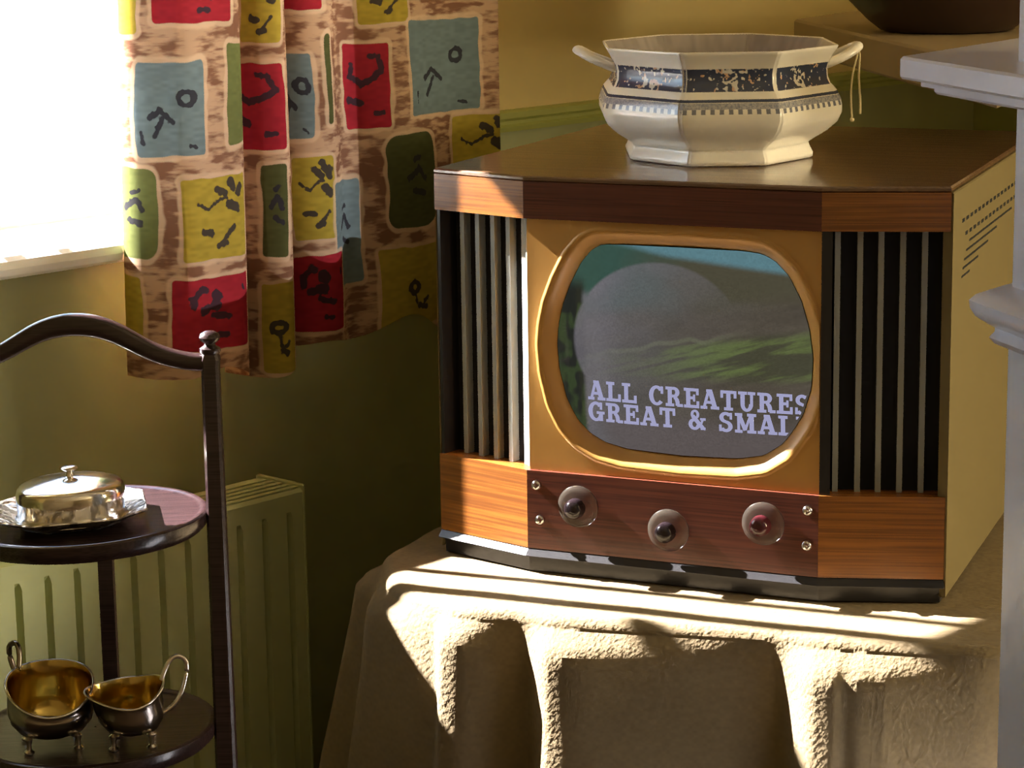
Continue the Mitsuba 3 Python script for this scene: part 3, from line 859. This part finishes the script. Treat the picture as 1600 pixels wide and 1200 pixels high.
INK_Y = ((-0.62, 0.34, -0.30, 0.20, 0.0018), (-0.30, 0.20, 0.10, 0.40, 0.0018), (0.10, 0.40, 0.32, 0.42, 0.0016), (0.04, 0.66, 0.26, 0.54, 0.0046), (0.44, 0.84, 0.50, 0.68, 0.0046), (0.74, 0.68, 0.68, 0.52, 0.0046), (0.38, 0.24, 0.56, 0.14, 0.0058), (-0.46, -0.37, -0.20, -0.40, 0.0036), (0.06, -0.68, 0.50, -0.32, 0.0020), (0.00, -0.70, 0.24, -0.66, 0.0030))
INK_R2 = ((-0.60, 0.45, -0.38, 0.70, 0.0034), (-0.38, 0.70, -0.28, 0.66, 0.0040), (0.00, 0.50, 0.08, 0.44, 0.0062), (-0.04, 0.22, 0.06, 0.18, 0.0062), (-0.34, 0.10, -0.22, 0.14, 0.0050), (-0.60, 0.45, -0.56, 0.26, 0.0040), (-0.06, -0.06, 0.40, -0.18, 0.0036), (0.76, 0.62, 0.80, 0.54, 0.0024), (0.10, -0.60, 0.36, -0.64, 0.0028))
INK_G = ((-0.30, 0.10, 0.20, 0.30, 0.0034), (0.20, 0.30, 0.45, 0.05, 0.0034), (-0.10, -0.15, 0.40, -0.25, 0.0030), (0.0, 0.45, 0.3, 0.5, 0.0024))
INK_V = ((-0.10, 0.02, None, 0.0072, 0.0034), (-0.08, -0.12, -0.02, -0.40, 0.0016), (0.24, -0.40, 0.40, -0.30, 0.0024), (0.05, -0.48, 0.30, -0.54, 0.0036))
PATCHES += [
    (0.1302, 1.2947, 0.0506, 0.0322, 0.0045, RED, INK_R2),
    (0.0379, 1.2910, 0.0235, 0.0383, 0.0045, YEL, INK_0),
    (0.0977, 1.1764, 0.0401, 0.0499, 0.0045, BLUE, INK_B),
    (0.1922, 1.1860, 0.0191, 0.0532, 0.0045, GRN, INK_0),
    (0.3270, 1.2799, 0.0250, 0.0428, 0.0045, YEL, INK_Y),
    (0.3165, 1.1675, 0.0365, 0.0474, 0.0045, RED, INK_R1),
    (0.4873, 1.3011, 0.0277, 0.0332, 0.0045, RED, INK_0),
    (0.4726, 1.1729, 0.0261, 0.0480, 0.0045, BLUE, INK_B),
    (0.5216, 1.1896, 0.0049, 0.0507, 0.0044, DGRN, INK_0),
    (0.6320, 1.2889, 0.0371, 0.0420, 0.0045, YEL, INK_Y),
    (0.6033, 1.1753, 0.0305, 0.0493, 0.0045, RED, INK_R1),
    (0.7340, 1.1906, 0.0642, 0.0559, 0.0045, BLUE, INK_B),
    (0.7994, 1.0834, 0.0456, 0.0430, 0.0045, YEL, INK_Y),
    (0.6684, 1.0606, 0.0443, 0.0530, 0.0180, DGRN, INK_G),
    (0.0468, 1.0658, 0.0313, 0.0494, 0.0160, GRN, INK_G),
    (0.1522, 1.0575, 0.0483, 0.0434, 0.0045, YEL, INK_Y),
    (0.3370, 1.0529, 0.0150, 0.0507, 0.0045, DGRN, INK_G),
    (0.4945, 1.0564, 0.0273, 0.0464, 0.0045, YEL, INK_Y),
    (0.5535, 1.0118, 0.0329, 0.0592, 0.0045, BLUE, INK_G),
    (0.1457, 0.9543, 0.0553, 0.0409, 0.0045, RED, INK_R2),
    (0.3410, 0.9212, 0.0206, 0.0512, 0.0045, YEL, INK_V),
    (0.5003, 0.9479, 0.0376, 0.0434, 0.0045, RED, INK_R2),
    (0.6634, 0.9375, 0.0543, 0.0475, 0.0045, YEL, INK_V),
    (0.0413, 0.9565, 0.0166, 0.0411, 0.0045, YEL, INK_0),
]
scene['curtain_print'] = {'type': 'principledthin', 'base_color': mikit.proc(printed), 'roughness': 0.8, 'diff_trans': 0.06, 'spec_trans': 0.0}
add('curtain', CURT, 'curtain_print', wl, smooth=True, uv=CURT_UV)
tag('curtain', 'printed cotton curtain with red, blue, yellow and green squares beside the window', 'curtain')

# ------------------------------------------------------------------ radiator under the window
def radiator():
    t0, t1, nb, nf, z0, z1 = -2.0, -0.474, 0.035, 0.112, 0.13, 0.737
    k = 'radiator'
    # fluted front: raised ribs between pressed channels
    P = 0.0370
    xs, ys = [], []
    t = t1 - 0.020
    line = [(t1 - 0.004, nf)]
    while t > t0 + 0.04:
        line += [(t, nf), (t - 0.0030, nf - 0.009), (t - 0.0060, nf - 0.009), (t - 0.0090, nf)]
        t -= P
    line.append((t0 + 0.004, nf))
    line = np.array(line)
    n = len(line)
    rings = []
    for z, f in ((z0, 0.0), (z0 + 0.03, 0.0), (z0 + 0.042, 1.0), (z1 - 0.032, 1.0), (z1 - 0.024, 0.0), (z1 - 0.004, 0.0), (z1, -0.4)):
        q = line.copy()
        q[:, 1] = nf + (line[:, 1] - nf) * max(f, 0) - (0.004 if f < 0 else 0)
        rings.append(np.column_stack([q, np.full(n, z)]))
    front_m = loft(rings, closed=False)
    add(k + '__front_panel', front_m, 'paint_radiator', wl, smooth=30)
    add(k + '__back_panel', box(t0, t1, nb, nb + 0.008, z0, z1), 'paint_radiator', wl)
    add(k + '__end_cap', prism(sg.Polygon([(t1 - 0.004, nb - 0.002), (t1 + 0.002, nb - 0.002), (t1 + 0.002, nf - 0.003), (t1 - 0.004, nf + 0.0015)]), z0 - 0.004, z1 + 0.004, 0.0012), 'paint_radiator', wl)
    add(k + '__end_cap', box(t0 - 0.002, t0 + 0.004, nb - 0.002, nf + 0.001, z0 - 0.004, z1 + 0.004), 'paint_radiator', wl)
    for i in range(5):
        nn = nb + 0.010 + i * 0.0130
        add(k + '__grille_bar', box(t0 + 0.004, t1 - 0.004, nn, nn + 0.0075, z1 - 0.003, z1 + 0.001), 'paint_radiator', wl)
    for tt in (-1.7, -0.8):
        add(k + '__bracket', box(tt, tt + 0.03, 0.0, nb, z0 + 0.08, z1 - 0.08), 'paint_radiator', wl)


radiator()
tag('radiator', 'pale green ribbed panel radiator on the wall under the window', 'radiator')

# ------------------------------------------------------------------ folding cake stand
SX, SY = -0.3917, 2.15
ZU, ZL, RT = 0.8415, 0.640, 0.111
K = 'cake_stand'
tag(K, 'dark mahogany tiered cake stand with arched carrying handle', 'cake stand')
tier = [(0.001, -0.015), (RT - 0.004, -0.015), (RT, -0.011), (RT + 0.001, -0.005), (RT + 0.001, 0.0005), (RT - 0.001, 0.0022), (RT - 0.005, 0.0022), (RT - 0.008, 0.0), (0.001, 0.0)]
TILT = 0.028
add(K + '__tier', lathe(tier, 96), 'dark_mahogany', at(SX, SY, ZU, 0, TILT), smooth=40)
add(K + '__tier', lathe(tier, 96), 'dark_mahogany', at(SX, SY, ZL, 0, TILT), smooth=40)
add(K + '__tier', lathe([(r * 1.03, z) for r, z in tier], 96), 'dark_mahogany', at(SX, SY, 0.36, 0, 0), smooth=40)
PX = 0.1205


def post(x):
    rings = []
    for z, w, d in ((0.0, 0.0125, 0.012), (0.02, 0.0115, 0.011), (0.5, 0.0100, 0.010), (0.980, 0.0078, 0.009), (0.986, 0.0085, 0.0095), (0.991, 0.0070, 0.008)):
        c = 0.0025
        q = [(-w, -d + c), (-w + c, -d), (w - c, -d), (w, -d + c), (w, d - c), (w - c, d), (-w + c, d), (-w, d - c)]
        rings.append(np.column_stack([np.array(q) + [x, 0], np.full(8, z)]))
    return loft(rings, caps=True)


for s in (1, -1):
    k = add(K + '__post', post(s * PX), 'dark_mahogany', at(SX, SY, 0, 0), smooth=30)
    add(k + '__finial', lathe([(0.0, 0.990), (0.0075, 0.990), (0.0096, 0.9935), (0.0094, 0.996), (0.0055, 0.9985), (0.0048, 1.0005), (0.0082, 1.0030), (0.0096, 1.0060), (0.0082, 1.0095), (0.0038, 1.0118), (0.0, 1.0122)], 28, s * PX, 0), 'dark_mahogany', at(SX, SY, 0, 0), smooth=45)
add(K + '__rear_post', prism(sg.Polygon([(-0.007, 0.094), (0.007, 0.094), (0.007, 0.106), (-0.007, 0.106)]), 0.0, ZU - 0.01), 'dark_mahogany', at(SX, SY, 0, 0))
arch = spline([(-PX + 0.004, 0, 0.9835), (-0.106, 0, 0.9838), (-0.090, 0, 0.9865), (-0.064, 0, 0.9960), (-0.032, 0, 1.0130), (0.0, 0, 1.0195), (0.032, 0, 1.0130), (0.064, 0, 0.9960), (0.090, 0, 0.9865), (0.106, 0, 0.9838), (PX - 0.004, 0, 0.9835)], 90)
th = 0.0078 + 0.0024 * np.exp(-(arch[:, 0] / 0.05) ** 2)
a16 = np.arange(16) * 2 * np.pi / 16
tg = np.gradient(arch, axis=0)
tg /= np.linalg.norm(tg, axis=1, keepdims=True)
rg = []
for i in range(len(arch)):
    nn = np.array([-tg[i][2], 0, tg[i][0]])
    sq = lambda c: np.sign(c) * np.abs(c) ** 0.6
    rg.append(arch[i] + th[i] * sq(np.sin(a16))[:, None] * nn + 0.0085 * sq(np.cos(a16))[:, None] * np.array([0, 1, 0]))
add(K + '__handle', loft(rg, caps=True), 'dark_mahogany', at(SX, SY, 0, 0), smooth=50)

# covered butter dish on the upper tier
def oct_ring(r, z, sx=1.0, rot=0.2, cut=0.56):
    pts = []
    P = [(1, -cut), (1, cut), (cut, 1), (-cut, 1), (-1, cut), (-1, -cut), (-cut, -1), (cut, -1)]
    for i in range(8):
        a, b = np.array(P[i]), np.array(P[(i + 1) % 8])
        for t in np.linspace(0, 1, 6, endpoint=False):
            pts.append((1 - t) * a + t * b)
    p = np.array(pts) * r * 0.86
    c, s = math.cos(rot), math.sin(rot)
    return np.column_stack([sx * (c * p[:, 0] - s * p[:, 1]), s * p[:, 0] + c * p[:, 1], np.full(len(p), z)])


BDX, BDY = -0.4005, 2.135
bd_at = at(BDX, BDY, ZU + (BDX - SX) * TILT + 0.0005, 0, TILT)
tray_prof = [(0.001, 0.004), (0.050, 0.004), (0.054, 0.0055), (0.0745, 0.0135), (0.0765, 0.0145), (0.0775, 0.0135), (0.0765, 0.0122), (0.055, 0.0040), (0.048, 0.0), (0.001, 0.0)]
add('butter_dish__tray', loft([oct_ring(r, z) for r, z in tray_prof]), 'silver_pierced', bd_at, smooth=35)


def pierced(p, n, uv):
    s = fbm(p.x * 170, p.y * 170, 1, 2)
    return mix((0.86, 0.84, 0.80), (0.16, 0.14, 0.12), smoothstep(0.5, 0.58, s) * 0.8)


scene['silver_pierced'] = {'type': 'twosided', 'bsdf': {'type': 'bumpmap', 'tex': mikit.proc(lambda p, n, uv: 0.0012 * fbm(p.x * 170, p.y * 170, 1, 2), 4e-4), 'scale': 1.0, 'bsdf': {'type': 'principled', 'base_color': mikit.proc(pierced), 'metallic': 0.9, 'roughness': 0.25}}}
tag('butter_dish__tray', 'octagonal silver tray with chased rim')
dome = [(0.0500, 0.0045), (0.0495, 0.0075), (0.0482, 0.0085), (0.0480, 0.012), (0.0488, 0.022), (0.0489, 0.0275), (0.0480, 0.0315), (0.0455, 0.0345), (0.041, 0.0362), (0.028, 0.0392), (0.012, 0.0415), (0.0, 0.0420)]
add('butter_dish__cover', lathe(dome, 96), 'silver', bd_at, smooth=50)
add('butter_dish__cover__knob', lathe([(r, z - 0.0045) for r, z in ((0.0045, 0.0455), (0.0030, 0.0485), (0.0028, 0.0505), (0.0066, 0.0520), (0.0080, 0.0534), (0.0070, 0.0548), (0.0035, 0.0555), (0.0, 0.0556))], 32), 'silver', bd_at, smooth=45)
tag('butter_dish', 'round silver butter dish with domed cover on the upper tier of the cake stand', 'butter dish')


# sugar bowl and cream jug on the lower tier
def vessel(key, x, y, rot, prof, rim, sx, foot, inner, tiltz=0.0, n=72):
    """An oval footed silver vessel with a wavy rim; prof: (radius, height) outside, rim(angle): extra rim height."""
    a = np.arange(n) * 2 * np.pi / n
    zmax = prof[-1][1]
    rings = []
    for r, z in prof:
        w = smooth01((z / zmax - 0.45) / 0.55)
        rings.append(np.column_stack([sx(a, z / zmax) * r * np.cos(a), r * np.sin(a), z + w * rim(a)]))
    f = at(x, y, ZL + (x - SX) * TILT, rot, 0.0)
    add(key + '__body', loft(rings), 'silver_dark', f, smooth=60)
    ri = []
    for r, z in reversed(prof):
        w = smooth01((z / zmax - 0.45) / 0.55)
        ri.append(np.column_stack([sx(a, z / zmax) * (r - 0.0012) * np.cos(a), (r - 0.0012) * np.sin(a), z + w * rim(a) + 0.0008]))
    add(key + '__lining', loft(ri), 'gilt', f, smooth=60)
    tag(key + '__lining', 'gilt inside')
    edge = np.column_stack([sx(a, 1.0) * (prof[-1][0]) * np.cos(a), prof[-1][0] * np.sin(a), zmax + rim(a) + 0.0003])
    edge = np.vstack([edge, edge[:1]])
    add(key + '__rim', tube(edge, 0.0012, 8), 'silver', f, smooth=60)
    for px_, py_ in foot:
        add(key + '__foot', lathe([(0.0, 0.0004), (0.0045, 0.0004), (0.0048, 0.002), (0.0022, 0.004), (0.0020, 0.009), (0.0036, 0.0135), (0.0, 0.016)], 18, px_, py_), 'silver', f, smooth=45)
    return f


sp = [(0.001, 0.0100), (0.016, 0.0105), (0.026, 0.0150), (0.0325, 0.024), (0.0350, 0.034), (0.0345, 0.044), (0.0335, 0.051), (0.0350, 0.056)]
f = vessel('sugar_bowl', -0.4230, 2.105, 0.25, sp, lambda a: 0.016 * np.sin(a) + 0.003 * np.cos(2 * a), lambda a, h: 1.12, [(-0.022, -0.018), (0.022, -0.018), (0.022, 0.020), (-0.022, 0.020)], True)
add('sugar_bowl__handle', tube(spline([(-0.026, 0.024, 0.066), (-0.024, 0.031, 0.078), (-0.026, 0.038, 0.087), (-0.031, 0.046, 0.084), (-0.031, 0.048, 0.068), (-0.024, 0.030, 0.040)], 40), 0.0026, 10), 'silver_dark', f, smooth=60)
tag('sugar_bowl', 'small silver sugar bowl with gilt inside at the left of the lower tier', 'sugar bowl')
cpf = [(0.001, 0.0110), (0.014, 0.0115), (0.022, 0.0150), (0.0265, 0.023), (0.0275, 0.032), (0.0265, 0.040), (0.0285, 0.047)]
f = vessel('cream_jug', -0.3490, 2.100, 0.15, cpf, lambda a: 0.006 * np.sin(a) + 0.010 * np.clip(np.cos(a), 0, 1) ** 2 + 0.004 * np.clip(-np.cos(a), 0, 1) ** 3, lambda a, h: 1.0 + np.where(np.cos(a) < 0, 0.45 * (-np.cos(a)) ** 3 * h ** 2, 0.05), [(-0.017, -0.016), (0.017, -0.016), (0.017, 0.018), (-0.017, 0.018)], True)
add('cream_jug__handle', tube(spline([(0.028, 0.002, 0.058), (0.034, 0.003, 0.072), (0.043, 0.004, 0.079), (0.049, 0.004, 0.076), (0.050, 0.004, 0.060), (0.043, 0.003, 0.040), (0.026, 0.002, 0.026)], 44), 0.0021, 10), 'silver', f, smooth=60)
tag('cream_jug', 'small silver cream jug with gilt inside and looped handle, right of the sugar bowl', 'cream jug')

# ------------------------------------------------------------------ dark pot on the alcove shelf
potp = [(0.001, 0.0005), (0.070, 0.0005), (0.078, 0.003), (0.092, 0.014), (0.118, 0.040), (0.137, 0.075), (0.145, 0.115), (0.140, 0.150), (0.120, 0.185), (0.095, 0.205), (0.092, 0.215), (0.100, 0.222), (0.094, 0.224), (0.086, 0.212), (0.001, 0.20)]
add('pot', lathe(potp, 72), 'pot_brown', at(0.520, 2.90, 1.2233, 0), smooth=45)
tag('pot', 'large dark brown round pot on the shelf above the television', 'pot')
